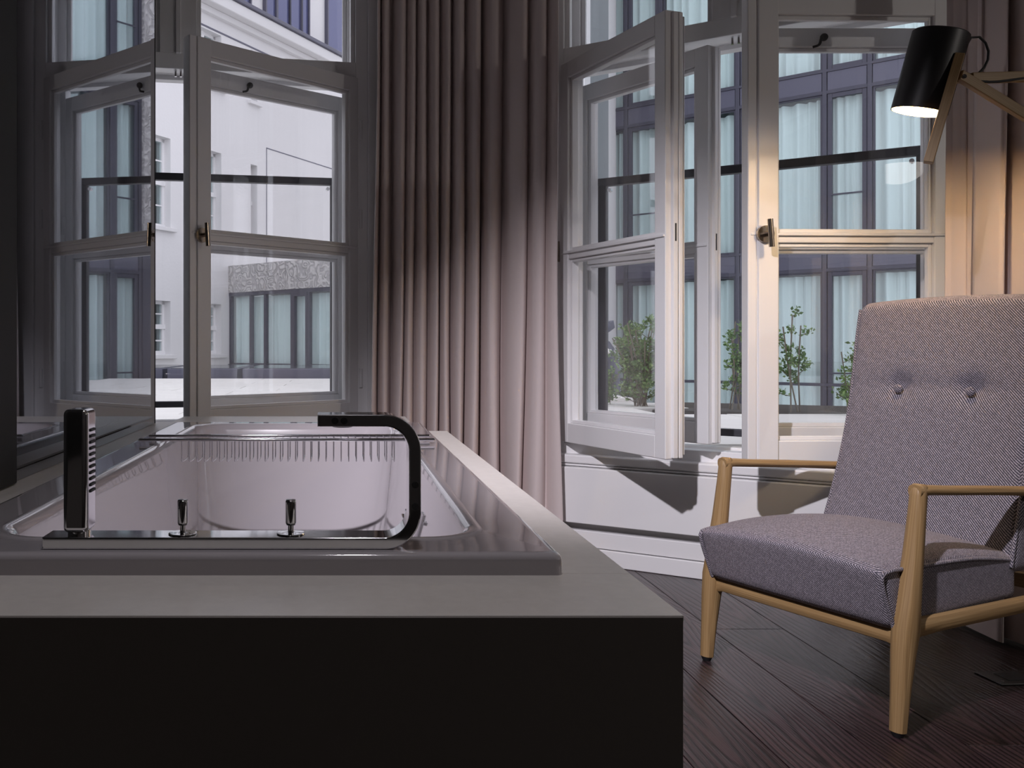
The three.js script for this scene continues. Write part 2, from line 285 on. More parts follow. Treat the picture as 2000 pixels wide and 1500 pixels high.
// panelled apron and skirting below the right window
{
  const g = struct(group('trim_1')); g.position.copy(RO); g.rotation.y = RT;
  mesh('apron_panel', bx(-0.02, 3.4, 0.172, 0.408, -0.01, 0.072, 0.004), M.white, g);
  mesh('cap_strip', bx(-0.02, 3.4, 0.412, 0.421, -0.01, 0.045, 0.003), M.white, g);
  const b = struct(group('baseboard_right')); b.position.copy(RO); b.rotation.y = RT;
  mesh('upper_board', bx(-0.6, 3.4, 0.071, 0.14, -0.01, 0.052, 0.004), M.white, b);
  mesh('lower_board', bx(-0.6, 3.4, 0, 0.068, -0.01, 0.060, 0.004), M.white, b);
  const c = struct(group('baseboard_left')); c.position.copy(LO); c.rotation.y = LT;
  mesh('board', bx(-0.2, LW + 0.1, 0, 0.14, -0.01, 0.022, 0.004), M.white, c);
}

// ------------------------------------------------------------------ mirror, bath surround, bathtub
{
  const t = group('wall_mirror'); t.position.set(-0.665, 0.645, -2.60); tag(t, 'tall tinted mirror standing on the ledge along the bathtub', 'mirror');
  const z0 = 1.875 - 2.60, z1 = 3.325 - 2.60;   // distances relative to the mirror's middle
  mesh('mirror_glass', bx(-0.011, 0, 0, 2.36, -z1 + 0.006, -z0), M.mirror, t);
  mesh('edge', bx(-0.012, 0.0015, 0, 2.36, -z1, -z1 + 0.006, 0.001), M.black, t); mesh('edge', bx(-0.012, 0.0015, 0, 2.36, -z0 - 0.012, -z0, 0.001), M.black, t);
}
const DY = 0.651;
{
  const t = group('bath_surround'); t.position.set(0, 0, -0.93); tag(t, 'built-in bath surround with pale stone deck and dark front panel', 'bath surround');
  const z = 0.93, e = 0.0025;
  const x0 = -0.603, x1 = 0.3455, zf = -(0.924 - z), zb = -(2.96 - z), ix0 = -0.525, ix1 = 0.255, iz0 = -(1.095 - z), iz1 = -(2.93 - z);
  mesh('deck', [bx(x0, x1, DY - 0.006, DY, iz0, zf, 0.001), bx(ix1, x1, DY - 0.006, DY, zb, iz0, 0.001), bx(x0, ix0, DY - 0.006, DY, zb - 0.62, iz0, 0.001), bx(ix0, ix1, DY - 0.006, DY, zb - 0.62, iz1, 0.001)].map((q) => metric(q)), M.deck, t);
  mesh('front_panel', metric(bx(-0.646, x1 - 0.001, 0, DY - 0.0012, zf - 0.003, zf + 0.0015, 0.001)), M.front, t);
  mesh('side_panel', metric(bx(x1 - 0.03, x1 - 0.001, 0, DY - 0.006, zb, zf - 0.004)), M.front, t);
  mesh('back_panel', metric(bx(ix0, ix1, 0, DY - 0.0295, zb - 0.60, zb - 0.57)), M.front, t);
  mesh('ledge', metric(bx(-0.676, -0.604, DY - 0.05, DY - 0.007, zb - 0.45, zf, 0.003)), M.deck, t);
}
{
  // one surface from the outer skirt of the rim over the lip and down into the basin
  const ring = (x0, x1, z0, z1, r, y, ry) => ({ x0, x1, z0, z1, r, y });
  const rings = [
    ring(-0.534, 0.264, 1.086, 3.00, 0.008, DY - 0.004), ring(-0.534, 0.264, 1.086, 3.00, 0.010, 0.668), ring(-0.533, 0.263, 1.087, 2.999, 0.011, 0.6725), ring(-0.529, 0.259, 1.091, 2.995, 0.012, 0.676), ring(-0.522, 0.252, 1.098, 2.988, 0.014, 0.677),
    ring(-0.462, 0.192, 1.160, 2.925, 0.075, 0.6765), ring(-0.458, 0.188, 1.164, 2.92, 0.078, 0.6785), ring(-0.453, 0.183, 1.169, 2.915, 0.08, 0.6795), ring(-0.447, 0.177, 1.175, 2.908, 0.082, 0.6775), ring(-0.442, 0.172, 1.181, 2.90, 0.085, 0.672), ring(-0.438, 0.168, 1.186, 2.893, 0.088, 0.660),
    ring(-0.430, 0.160, 1.196, 2.875, 0.095, 0.62), ring(-0.420, 0.150, 1.21, 2.83, 0.11, 0.55), ring(-0.409, 0.139, 1.225, 2.78, 0.125, 0.48), ring(-0.398, 0.128, 1.24, 2.73, 0.14, 0.42), ring(-0.385, 0.115, 1.26, 2.68, 0.15, 0.375), ring(-0.362, 0.092, 1.29, 2.63, 0.15, 0.343), ring(-0.32, 0.05, 1.34, 2.55, 0.14, 0.327), ring(-0.2, -0.07, 1.5, 2.3, 0.05, 0.322), ring(-0.137, -0.133, 1.8, 1.9, 0.001, 0.322),
  ];
  const N = 10, pts = (q) => {
    const out = [], cs = [[q.x1 - q.r, q.z0 + q.r, -90], [q.x1 - q.r, q.z1 - q.r, 0], [q.x0 + q.r, q.z1 - q.r, 90], [q.x0 + q.r, q.z0 + q.r, 180]];
    cs.forEach(([cx, cz, a0], k) => {
      for (let i = 0; i <= N; i++) { const a = R(a0 + 90 * i / N); out.push([cx + q.r * Math.cos(a), cz + q.r * Math.sin(a)]); }
      const nx = cs[(k + 1) % 4], b = R(nx[2]), p = out[out.length - 1], e = [nx[0] + q.r * Math.cos(b), nx[1] + q.r * Math.sin(b)];
      for (let i = 1; i < 16; i++) out.push([p[0] + (e[0] - p[0]) * i / 16, p[1] + (e[1] - p[1]) * i / 16]);
    });
    return out;
  };
  const pos = [], idx = []; let w = 0;
  for (const q of rings) { const p = pts(q); w = p.length; for (const [x, z] of p) pos.push(x, q.y, -z); }
  for (let i = 0; i + 1 < rings.length; i++) for (let k = 0; k < w; k++) { const a = i * w + k, b = i * w + (k + 1) % w; idx.push(a, b, a + w, b, b + w, a + w); }
  const g = new THREE.BufferGeometry(); g.setAttribute('position', new THREE.Float32BufferAttribute(pos, 3)); g.setIndex(idx); g.computeVertexNormals();
  g.translate(0.135, -0.322, 2.0);
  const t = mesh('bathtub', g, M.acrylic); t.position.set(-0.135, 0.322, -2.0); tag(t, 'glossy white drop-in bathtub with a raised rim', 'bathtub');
  mesh('overflow', [bx(0.268, 0.276, 0.205, 0.265, 0.10, 0.14, 0.003).translate(0.0, 0, 0), bx(0.262, 0.272, 0.245, 0.253, 0.09, 0.15, 0.002)], M.chrome, t);
}

// ------------------------------------------------------------------ bath filler, hand shower, bath rack
{
  const t = group('bath_filler'); t.position.set(-0.13, 0.677, -1.128); tag(t, 'flat chrome bath filler bent from one strip on the tub rim', 'bath tap');
  const th = 0.0145, hd = 0.023, r = 0.044, xl = -0.357 + 0.13, xr = 0.098 + 0.13, yt = 0.839 - 0.677, xs = -0.0264 + 0.13;
  const s = new THREE.Shape(); const ri = r - th;                        // the strip's outline seen from the front
  s.moveTo(xl, 0); s.lineTo(xr - r, 0); s.absarc(xr - r, r, r, -Math.PI / 2, 0, false); s.lineTo(xr, yt - r); s.absarc(xr - r, yt - r, r, 0, Math.PI / 2, false); s.lineTo(xs, yt); s.lineTo(xs, yt - th); s.lineTo(xr - r, yt - th); s.absarc(xr - r, yt - r, ri, Math.PI / 2, 0, true); s.lineTo(xr - th, r); s.absarc(xr - r, r, ri, 0, -Math.PI / 2, true); s.lineTo(xl, th); s.closePath();
  const g = new THREE.ExtrudeGeometry(s, { depth: hd * 2 - 0.004, bevelEnabled: true, bevelThickness: 0.002, bevelSize: 0.0018, bevelOffset: -0.0018, bevelSegments: 3, curveSegments: 24 }); g.translate(0, 0, -hd + 0.002);
  mesh('strip', g, M.chrome, t);
  for (const u of [357, 568]) {
    const x = (u - CX) / F * 1.128 + 0.13;
    const h = mesh('control_pin', [rod(V(x, th, 0), V(x, th + 0.012, 0), 0.0035, 12), new THREE.LatheGeometry([[0, 0], [0.0055, 0], [0.0066, 0.003], [0.0066, 0.028], [0.0058, 0.031], [0, 0.0315]].map((q) => new THREE.Vector2(...q)), 20).translate(x, th + 0.011, 0)], M.chrome, t);
    mesh('escutcheon', new THREE.LatheGeometry([[0.004, 0], [0.017, 0], [0.0175, 0.001], [0.0165, 0.0018], [0.012, 0.0014], [0.004, 0.0022]].map((q) => new THREE.Vector2(...q)), 28).translate(x, th, 0), M.chrome, h);
  }
  mesh('aerator', rod(V(xs + 0.03, yt - th - 0.002, 0), V(xs + 0.03, yt - th, 0), 0.012, 20), M.rubber, t);
  for (const [x, y] of [[xs + 0.021, yt - th / 2], [xs + 0.032, yt - th / 2], [xr - th / 2, 0.078], [xr - th / 2, 0.052]]) mesh('rivet', new THREE.CylinderGeometry(0.0042, 0.0046, 0.003, 16).rotateX(Math.PI / 2).translate(x, y, hd), M.rubber, t);
}
{
  const t = group('hand_shower'); t.position.set(-0.3185, 0.6915, -1.130); tag(t, 'upright slim chrome hand shower with rows of nozzles', 'hand shower');
  const w = 0.0152, h = 0.1495, d = 0.021;
  const bodyG = new RoundedBoxGeometry(w * 2, h, d * 2, 3, 0.007); bodyG.translate(0, h / 2 + 0.004, 0);
  mesh('body', bodyG, M.chrome, t);
  mesh('socket', rod(V(0, 0, 0), V(0, 0.006, 0), 0.014, 20), M.chrome, t);
  const q = new RoundedBoxGeometry(0.003, 0.0036, d * 1.05, 1, 0.0012), noz = [];
  for (let i = 0; i < 11; i++) mesh('nozzle_slot', q.clone().translate(w + 0.0006, h - 0.022 - i * 0.0074, 0), M.rubber, t);
}
{
  const t = group('bath_rack'); t.position.set(-0.13, 0.684, -2.36); tag(t, 'chrome wire rack with two rods laid across the bathtub', 'bath rack');
  const z0 = 0.04, z1 = -0.06, y = 0.003;
  for (const [z, a, b] of [[z0, -0.505, 0.240], [z1, -0.50, 0.238]]) mesh('rod', [bx(a + 0.13, b + 0.13, y - 0.004, y + 0.004, z - 0.007, z + 0.007, 0.003)], M.chrome, t);
  const wires = []; const n = 29;
  for (let i = 0; i < n; i++) { const x = (-0.397 + 0.13) + i * (0.535 / (n - 1)); wires.push(tube([V(x, y, z0), V(x, y - 0.030, z0), V(x, y - 0.052, z0 - 0.001), V(x, y - 0.056, z0 - 0.010), V(x, y - 0.056, z1 + 0.010), V(x, y - 0.052, z1 + 0.001), V(x, y - 0.03, z1), V(x, y, z1)], 0.0016, 26, 5)); }
  wires.forEach((q) => mesh('wire', q, M.chrome, t));
}

// ------------------------------------------------------------------ curtains
// crests: [x at top, x at hem, depth at top, depth at hem, fold depth]; the cloth runs from crest to crest through valleys behind
function curtain(name, label, crests, yTop, yBot, mat, o = {}) {
  const n = crests.length, per = 18, cols = (n - 1) * per + 1, rows = 46, front = [], P = [];
  for (let j = 0; j <= rows; j++) {
    const f = j / rows, y = yTop + (yBot - yTop) * f, e = f ** (o.fall ?? 1.6);
    const row = [];
    for (let i = 0; i < cols; i++) {
      const q = i / per, k = Math.min(n - 2, Math.floor(q)), s = q - k, A = crests[k], B = crests[k + 1], mixc = (c, d) => c + (d - c) * e;
      const sway = 0.010 * Math.sin(f * 5.1 + k * 2.3) * f + 0.006 * Math.sin(f * 9 + k * 4.1) * f;
      const sway2 = 0.010 * Math.sin(f * 5.1 + (k + 1) * 2.3) * f + 0.006 * Math.sin(f * 9 + (k + 1) * 4.1) * f;
      const xa = mixc(A[0], A[1]) + sway, xb = mixc(B[0], B[1]) + sway2, za = mixc(A[2], A[3]), zb = mixc(B[2], B[3]);
      const fold = (A[4] + (B[4] - A[4]) * s) * (0.75 + 0.45 * e);
      const w = 1 - Math.abs(Math.cos(s * Math.PI)); const depth = fold * (0.8 * w + 0.2 * w * w);
      const ss = s + (o.tuck ?? 1) * 0.05 * Math.sin(s * Math.PI * 2);
      row.push(V(xa + (xb - xa) * ss, y, -(za + (zb - za) * s + depth)));
    }
    P.push(row);
  }
  const pos = [], uv = [], idx = [], W = cols;
  const th = 0.005;
  for (const side of [0, 1]) for (let j = 0; j <= rows; j++) for (let i = 0; i < cols; i++) {
    const a = P[j][Math.max(0, i - 1)], b = P[j][Math.min(cols - 1, i + 1)], nx = b.clone().sub(a); const nn = V(-nx.z, 0, nx.x).normalize();
    const q = P[j][i].clone(); if (side) q.addScaledVector(nn.z > 0 || true ? nn : nn, -th * Math.sign(nn.z || 1));
    pos.push(q.x, q.y, q.z); uv.push(i * 0.012, q.y);
  }
  const H = (rows + 1) * W, id = (s, j, i) => s * H + j * W + i;
  for (let j = 0; j < rows; j++) for (let i = 0; i + 1 < W; i++) { idx.push(id(0, j, i), id(0, j + 1, i), id(0, j, i + 1), id(0, j, i + 1), id(0, j + 1, i), id(0, j + 1, i + 1)); idx.push(id(1, j, i), id(1, j, i + 1), id(1, j + 1, i), id(1, j, i + 1), id(1, j + 1, i + 1), id(1, j + 1, i)); }
  for (let j = 0; j < rows; j++) for (const i of [0, W - 1]) idx.push(id(0, j, i), id(1, j, i), id(0, j + 1, i), id(1, j, i), id(1, j + 1, i), id(0, j + 1, i));
  for (let i = 0; i + 1 < W; i++) for (const j of [0, rows]) idx.push(id(0, j, i), id(0, j, i + 1), id(1, j, i), id(0, j, i + 1), id(1, j, i + 1), id(1, j, i));
  const g = new THREE.BufferGeometry(); g.setAttribute('position', new THREE.Float32BufferAttribute(pos, 3)); g.setAttribute('uv', new THREE.Float32BufferAttribute(uv, 2)); g.setIndex(idx); g.computeVertexNormals();
  const m = mesh(name, g, mat); tag(m, label, 'curtain'); return m;
}
{
  const c = (ut, ub, Z, d, Zb = Z) => [(ut - CX) / F * Z, (ub - CX) / F * Zb, Z, Zb, d];
  curtain('curtain', 'heavy taupe curtain gathered in the corner behind the bathtub', [
    c(738, 722, 4.20, 0.05), c(752, 752, 4.21, 0.16), c(787, 772, 4.17, 0.08), c(806, 796, 4.17, 0.07), c(826, 822, 4.16, 0.09), c(851, 848, 4.14, 0.10), c(874, 872, 4.13, 0.10), c(899, 894, 4.10, 0.11), c(931, 924, 4.07, 0.12), c(962, 962, 4.05, 0.17), c(1024, 1006, 3.95, 0.11), c(1058, 1048, 3.90, 0.07), c(1090, 1094, 3.86, 0.05)], 3.0, 0.015, M.drape);
  curtain('curtain', 'taupe curtain hanging behind the armchair, lit warm by the lamp', [
    c(1847, 1846, 3.08, 0.0), c(1880, 1876, 3.04, 0.012), c(1916, 1910, 2.98, 0.03), c(1968, 1958, 2.87, 0.16, 2.83), c(2016, 2014, 2.82, 0.24, 2.78), c(2062, 2060, 2.78, 0.10), c(2140, 2140, 2.70, 0.08), c(2220, 2220, 2.62, 0.06)], 3.0, 0.012, M.drape, { tuck: 0.6 });
}

// ------------------------------------------------------------------ armchair
{
  const t = group('armchair'); t.position.set(1.2, 0, -2.444); t.rotation.y = R(-65.8); tag(t, 'grey tweed lounge chair with oak frame and high buttoned back', 'armchair');
  // cushions: a fine box, its vertices moved to the upholstered shape
  const puff = (w, h, d, r, f, n = [28, 12, 28]) => { const src = new THREE.BoxGeometry(1, 1, 1, ...n), p = src.attributes.position;
    for (let i = 0; i < p.count; i++) {   // rounded box by hand, on an even grid
      const q = V(p.getX(i) * w, p.getY(i) * h, p.getZ(i) * d), c = V(Math.max(-w / 2 + r, Math.min(w / 2 - r, q.x)), Math.max(-h / 2 + r, Math.min(h / 2 - r, q.y)), Math.max(-d / 2 + r, Math.min(d / 2 - r, q.z)));
      const n = q.clone().sub(c); if (n.length() > 1e-6) q.copy(c).addScaledVector(n.normalize(), r);
      f(q, p.getX(i) * 2, p.getY(i) * 2, p.getZ(i) * 2); p.setXYZ(i, q.x, q.y, q.z);
    }
    src.deleteAttribute('normal'); src.deleteAttribute('uv'); const m = mergeVertices(src, 1e-5); m.computeVertexNormals(); const nm = m.toNonIndexed(), keep = nm.attributes.normal.clone(); const u = metric(nm, 'x'); u.setAttribute('normal', keep); return u; };
  const seatF = (q, a, b, c) => {             // a across, b up, c to the front
    const top = (b + 1) / 2, fr = (c + 1) / 2;
    q.z += -0.045 * (1 - top) * fr ** 3;                       // front face leans in towards the rail
    q.y += top * (0.040 * (1 - a * a) * (1 - 0.6 * c * c) + 0.022 * Math.sin(fr * Math.PI)) - 0.012 * (1 - fr) * top;
    q.x *= 1 - 0.03 * (1 - fr);
    q.y += (1 - top) * 0.022 * (1 - fr);
  };
  const seat = mesh('seat_cushion', puff(0.565, 0.148, 0.545, 0.022, seatF).translate(0, 0.318, -0.225), M.tweed, t);
  const prof = (y) => { const s = (y - 0.33) / 0.72; return -(0.443 + 0.255 * s - 0.052 * s * s); };   // front of the back against height
  const H = 0.73, backF = (q, a, b, c) => {
    const y = q.y + 0.33 + H / 2, s = (b + 1) / 2;
    const wing = 1 - 0.05 * Math.sin(Math.min(1, s * 1.15) * Math.PI) + 0.03 * s; q.x *= wing;
    let fz = 0.016 * (1 - a * a) * Math.sin(s * Math.PI) * (c > 0 ? 1 : 0);
    if (c > 0) for (const bxp of [-0.105, 0.105]) { const dx = q.x - bxp, dy = y - 0.795; fz -= 0.018 * Math.exp(-(dx * dx + dy * dy) / 0.0013) + 0.006 * Math.exp(-(dx * dx / 0.02 + dy * dy / 0.0009)); }
    const sl = Math.atan2(prof(y + 0.02) - prof(y - 0.02), 0.04);
    q.z = prof(y) - 0.055 + (q.z + fz); q.y = y + (c > 0 ? 0 : 0) + 0.012 * s * (1 - a * a);
    if (c < 0) q.z += 0.02 * s;
  };
  const back = mesh('backrest', puff(0.565, H, 0.11, 0.032, backF, [64, 72, 10]), M.tweed, t);
  for (const x of [-0.105, 0.105]) { const b = new THREE.SphereGeometry(0.0135, 18, 10); b.scale(1, 1, 0.6); b.translate(x, 0.795, prof(0.795) + 0.010); mesh('button', metric(b), M.tweed, back); }
  // piping along the seat's and the back's edges
  const sp = []; for (const s of [-1, 1]) { const e = (s > 0 ? 0.2825 : 0.277) * s;
    sp.push(tube([V(e * 0.955, 0.366, -0.49), V(e * 0.985, 0.388, -0.30), V(e * 1.0, 0.390, -0.05), V(e * 1.0, 0.389, 0.015), V(e * 0.995, 0.381, 0.040), V(e * 0.99, 0.35, 0.036), V(e * 0.99, 0.30, 0.016), V(e * 0.99, 0.250, -0.004)], 0.0055, 60, 8)); }
  mesh('piping', sp.map((q) => metric(q)), M.tweed, seat);
  const bp = []; for (const s of [-1, 1]) { const p = []; for (let i = 0; i <= 12; i++) { const f = i / 12, y = 0.35 + f * 0.69, w = 1 - 0.05 * Math.sin(Math.min(1, f * 1.15) * Math.PI) + 0.03 * f; p.push(V(s * 0.277 * w, y, prof(y) - 0.012)); } bp.push(tube(p, 0.005, 50, 8)); }
  mesh('piping', bp.map((q) => metric(q)), M.tweed, back);
  // oak frame
  const st = (x, y, z, rx, ry) => ({ p: V(x, y, z), rx, ry });
  for (const s of [-1, 1]) {
    const x = 0.292 * s;
    const leg = mesh('leg', sweep([st(x, 0.012, 0, 0.0175, 0.0165), st(x, 0.10, -0.008, 0.0205, 0.020), st(x, 0.19, -0.018, 0.024, 0.027), st(x, 0.25, -0.028, 0.0255, 0.034), st(x, 0.31, -0.036, 0.025, 0.027), st(x, 0.42, -0.054, 0.0215, 0.0215), st(x, 0.52, -0.068, 0.0185, 0.019), st(x, 0.565, -0.074, 0.0175, 0.019), st(x, 0.5865, -0.0775, 0.0165, 0.017), st(x, 0.592, -0.078, 0.012, 0.012)], 20, V(0, 0, 1), 2.5), M.oak, t);
    mesh('foot_cap', rod(V(x, 0, 0), V(x, 0.0125, 0), 0.011, 16, 0.017), M.rubber, leg);
    const rear = mesh('leg', sweep([st(x, 0.012, -0.80, 0.017, 0.0165), st(x, 0.12, -0.765, 0.020, 0.021), st(x, 0.25, -0.715, 0.022, 0.027), st(x, 0.40, -0.655, 0.019, 0.021), st(x, 0.535, -0.60, 0.017, 0.017)], 20, V(0, 0, 1), 2.5), M.oak, t);
    mesh('foot_cap', rod(V(x, 0, -0.80), V(x, 0.0125, -0.80), 0.011, 16, 0.017), M.rubber, rear);
    mesh('armrest', sweep([st(x, 0.575, -0.060, 0.0165, 0.0165), st(x, 0.576, -0.10, 0.0175, 0.0125), st(x, 0.570, -0.18, 0.0195, 0.0115), st(x, 0.560, -0.34, 0.0215, 0.0115), st(x, 0.548, -0.50, 0.020, 0.012), st(x, 0.538, -0.625, 0.0165, 0.0135)], 20, V(0, 1, 0), 2.6), M.oak, t);
    mesh('side_rail', sweep([st(x, 0.250, -0.040, 0.0125, 0.030), st(x, 0.250, -0.075, 0.0125, 0.023), st(x, 0.252, -0.15, 0.0125, 0.0205), st(x, 0.258, -0.55, 0.0125, 0.0205), st(x, 0.26, -0.71, 0.0125, 0.026)], 20, V(0, 1, 0), 3), M.oak, t);
  }
  mesh('front_rail', sweep([st(-0.285, 0.226, -0.024, 0.011, 0.026), st(-0.25, 0.226, -0.024, 0.011, 0.0175), st(0.25, 0.226, -0.024, 0.011, 0.0175), st(0.285, 0.226, -0.024, 0.011, 0.026)], 16, V(0, 1, 0), 3.2), M.oak, t);
  mesh('back_rail', bar(V(-0.285, 0.27, -0.70), V(0.285, 0.27, -0.70), 0.022, 0.04), M.oak, t);
  mesh('seat_deck', bx(-0.28, 0.28, 0.232, 0.25, -0.50, -0.035, 0.004), M.rubber, t);
}

// ------------------------------------------------------------------ floor lamp
{
  const Z = 2.65, base = V(2.20, 0, -2.72), t = group('floor_lamp'); t.position.copy(base); tag(t, 'oak floor lamp with a black cylinder shade above the armchair', 'lamp');
  const L = (u, v, z = Z) => at(u, v, z).sub(base);
  const a = L(1839, 63), b = L(1795, 219, Z + 0.032), ax = b.clone().sub(a), len = ax.length(), dir = ax.clone().normalize(), rad = 0.0735;
  const q = new THREE.Quaternion().setFromUnitVectors(V(0, -1, 0), dir), put = (g) => g.applyQuaternion(q).translate(a.x, a.y, a.z);   // shade built pointing down from its top
  const pf = [[0.001, 0], [rad - 0.004, 0], [rad, -0.004], [rad, -len], [rad - 0.002, -len]].map((e) => new THREE.Vector2(...e)).reverse();
  const shadeM = mesh('lamp_shade', put(new THREE.LatheGeometry(pf, 56)), M.lampBlack, t);
  mesh('shade_lining', put(new THREE.LatheGeometry([[0.001, -0.006], [rad - 0.006, -0.006], [rad - 0.0025, -0.012], [rad - 0.0025, -len + 0.0005]].map((e) => new THREE.Vector2(...e)), 56)), M.lampInner, shadeM);
  const bp = a.clone().addScaledVector(dir, len - 0.050);
  mesh('socket', put(new THREE.CylinderGeometry(0.017, 0.020, 0.09, 20).translate(0, -0.055, 0)), M.lampBlack, shadeM);
  const bulbM = new THREE.MeshStandardMaterial({ color: 0xffffff, emissive: new THREE.Color().setRGB(1.0, 0.80, 0.46), emissiveIntensity: 6 });
  const bulb = mesh('bulb', new THREE.SphereGeometry(0.026, 24, 16).translate(bp.x, bp.y, bp.z), bulbM, shadeM);
  bulb.castShadow = false;
  const pl = new THREE.PointLight(new THREE.Color().setRGB(1.0, 0.76, 0.46), LIGHT.bulb, 0, 2); pl.position.copy(bp); pl.castShadow = true; pl.shadow.radius = 2.4; t.add(pl);
  // fork bar beside the shade, bracket and arms
  const zf = Z - 0.062, f0 = L(1875, 106, zf), f1 = L(1813, 318, zf);
  mesh('shade_bar', bar(f0, f1, 0.024, 0.024, V(-0.55, 0, 0.83), 0.0015), M.oak, t);
  const pivot = L(1879, 151, zf), pb = L(1879, 151, Z + 0.02);
  mesh('bracket', bar(L(1862, 153, zf + 0.012), L(1890, 153, zf + 0.012), 0.020, 0.026, V(0, 1, 0), 0.002), M.oak, t);
  const poleTop = V(0, 1.78, 0), j1 = V(0, 1.715, 0.03), j2 = V(0, 1.475, 0.03);
  mesh('upper_arm', bar(L(1896, 153, zf + 0.03), j1, 0.018, 0.030), M.oak, t);
  mesh('lower_arm', bar(pivot.clone().add(V(-0.008, 0.006, 0)), j2, 0.018, 0.031), M.oak, t);
  mesh('bolt', [rod(pivot.clone().add(V(0, 0, 0.006)), pivot.clone().add(V(0, 0, 0.011)), 0.0062, 16), rod(pivot.clone().add(V(0, 0, 0.011)), pivot.clone().add(V(0, 0, 0.0125)), 0.0036, 6)], M.chrome, t);
  mesh('cord', tube([L(1888, 88), L(1897, 73), L(1912, 72), L(1926, 86), L(1931, 106), L(1925, 128), L(1912, 142), L(1902, 156, zf + 0.03), L(1930, 160, zf + 0.03), V(-0.02, 1.68, 0.03), V(-0.016, 1.2, 0.012), V(-0.016, 0.06, 0.012)], 0.0035, 90, 8), M.rubber, t);
  mesh('pole', rod(V(0, 0.02, 0), poleTop, 0.014, 16), M.oak, t);
  mesh('base', new THREE.LatheGeometry([[0.001, 0], [0.125, 0], [0.128, 0.004], [0.128, 0.016], [0.122, 0.021], [0.02, 0.024], [0.001, 0.024]].map((e) => new THREE.Vector2(...e)), 40), M.lampBlack, t);
}
// floor outlet beside the curtain
{
  const p = at(1985, 1326, 2.56); const t = group('floor_outlet'); t.position.set(p.x, 0, p.z); t.rotation.y = R(4); tag(t, 'small metal floor outlet plate set into the dark floor', 'outlet');
  mesh('plate', bx(-0.085, 0.085, 0, 0.0045, -0.05, 0.05, 0.002), M.plate, t);
  mesh('lid', bx(-0.045, 0.06, 0.004, 0.0065, -0.028, 0.028, 0.0015), M.rubber, t);
  mesh('screw', rod(V(-0.066, 0.0035, 0.03), V(-0.066, 0.0055, 0.03), 0.004, 10), M.chrome, t);
}
// recessed ceiling spot and the bowl pendant that shows only as a reflection in the right casement
for (const [x, z, l] of [[-0.45, -0.50, 'small round black spotlight on the ceiling above the near end of the bath'], [0.05, -0.98, 'small round black spotlight on the ceiling above the bath taps']]) {
  const t = group('ceiling_spotlight'); t.position.set(x, 3.05, z); tag(t, l, 'ceiling light');
  mesh('trim_ring', new THREE.LatheGeometry([[0.030, 0], [0.048, 0], [0.048, -0.11], [0.044, -0.115], [0.030, -0.115], [0.030, 0]].map((e) => new THREE.Vector2(...e)), 32), M.rubber, t);
  mesh('lens', new THREE.CylinderGeometry(0.030, 0.030, 0.004, 24).translate(0, -0.100, 0), new THREE.MeshStandardMaterial({ color: 0xffffff, emissive: 0xfff2ee, emissiveIntensity: 4 }), t);
}
{
  const t = group('pendant_lamp'); t.position.set(4.16, 2.21, -0.05); tag(t, 'ribbed white glass bowl pendant reflected in the right window pane', 'pendant lamp');
  const pr = [[0.001, -0.125]]; for (let i = 1; i <= 30; i++) { const a = i / 30 * Math.PI / 2; pr.push([Math.sin(a) * 0.17 + 0.0025 * (i % 2), -Math.cos(a) * 0.125]); }
  const bowl = mesh('bowl', new THREE.LatheGeometry(pr.map((e) => new THREE.Vector2(...e)), 40), new THREE.MeshStandardMaterial({ color: 0xffffff, emissive: 0xfff6ee, emissiveIntensity: 2.6, side: THREE.DoubleSide }), t);
  mesh('cap', new THREE.CylinderGeometry(0.16, 0.172, 0.012, 40).translate(0, 0.006, 0), M.rubber, t);
  mesh('cord', rod(V(0, 0.01, 0), V(0, 0.93, 0), 0.004, 8), M.rubber, t);
  const l = new THREE.PointLight(new THREE.Color().setRGB(1, 0.93, 0.88), LIGHT.bowl, 0, 2); l.position.set(0, -0.05, 0); l.castShadow = true; l.shadow.radius = 2; t.add(l);
}

// ------------------------------------------------------------------ courtyard: terrace, beds, plants
const inTerrace = (x, z) => {   // z is the distance ahead
  const l = z > 4.42 + 0.176 * (x - 0.09) + 0.42, r = (x - 0.967) * 0.559 + (z - 4.03) * 0.829 > 0.40;
  const bed = (z - 7.95) + 0.44 * (x - 2.2);
  return l && r && (x < 2.6 || bed < -0.05) && z < 15.9;
};
{
  const t = struct(group('terrace'));
  mesh('screed', [bx(-9, 2.5, 0.20, 0.36, -15.9, -4.95), bx(2.5, 9.5, 0.20, 0.36, -6.4, -4.6)], M.soil, t);
  const sx = 1.25, sz = 0.74; let k = 0;
  for (let i = -8; i < 8; i++) for (let j = 0; j < 16; j++) {
    const x = i * sx + (j % 2) * 0.5, z = 4.2 + j * sz;
    if (![[x, z], [x + sx, z], [x, z + sz], [x + sx, z + sz]].every(([a, b]) => inTerrace(a, b))) { if (![[x + sx / 2, z + sz / 2]].every(([a, b]) => inTerrace(a, b))) continue; }
    if (z + sz > 15.9) continue;
    mesh('paving_slab', metric(bx(x + 0.004, x + sx - 0.004, 0.33, 0.40 + rr(-0.0015, 0.0015), -(z + sz - 0.004), -(z + 0.004), 0.004), 'x', k++), M.slab, t);
  }
}
{
  const g = struct(mesh('planting_bed', (() => { const s = new THREE.Shape(); s.moveTo(2.62, -7.72); s.lineTo(6.9, -5.84); s.lineTo(7.4, -6.9); s.lineTo(3.2, -8.8); s.closePath(); const e = new THREE.ExtrudeGeometry(s, { depth: 0.5, bevelEnabled: false }); e.rotateX(Math.PI / 2); e.scale(1, 1, 1); return e; })().applyMatrix4(new THREE.Matrix4().makeScale(1, 1, 1)), M.soil));
  g.position.y = 0.395;
}
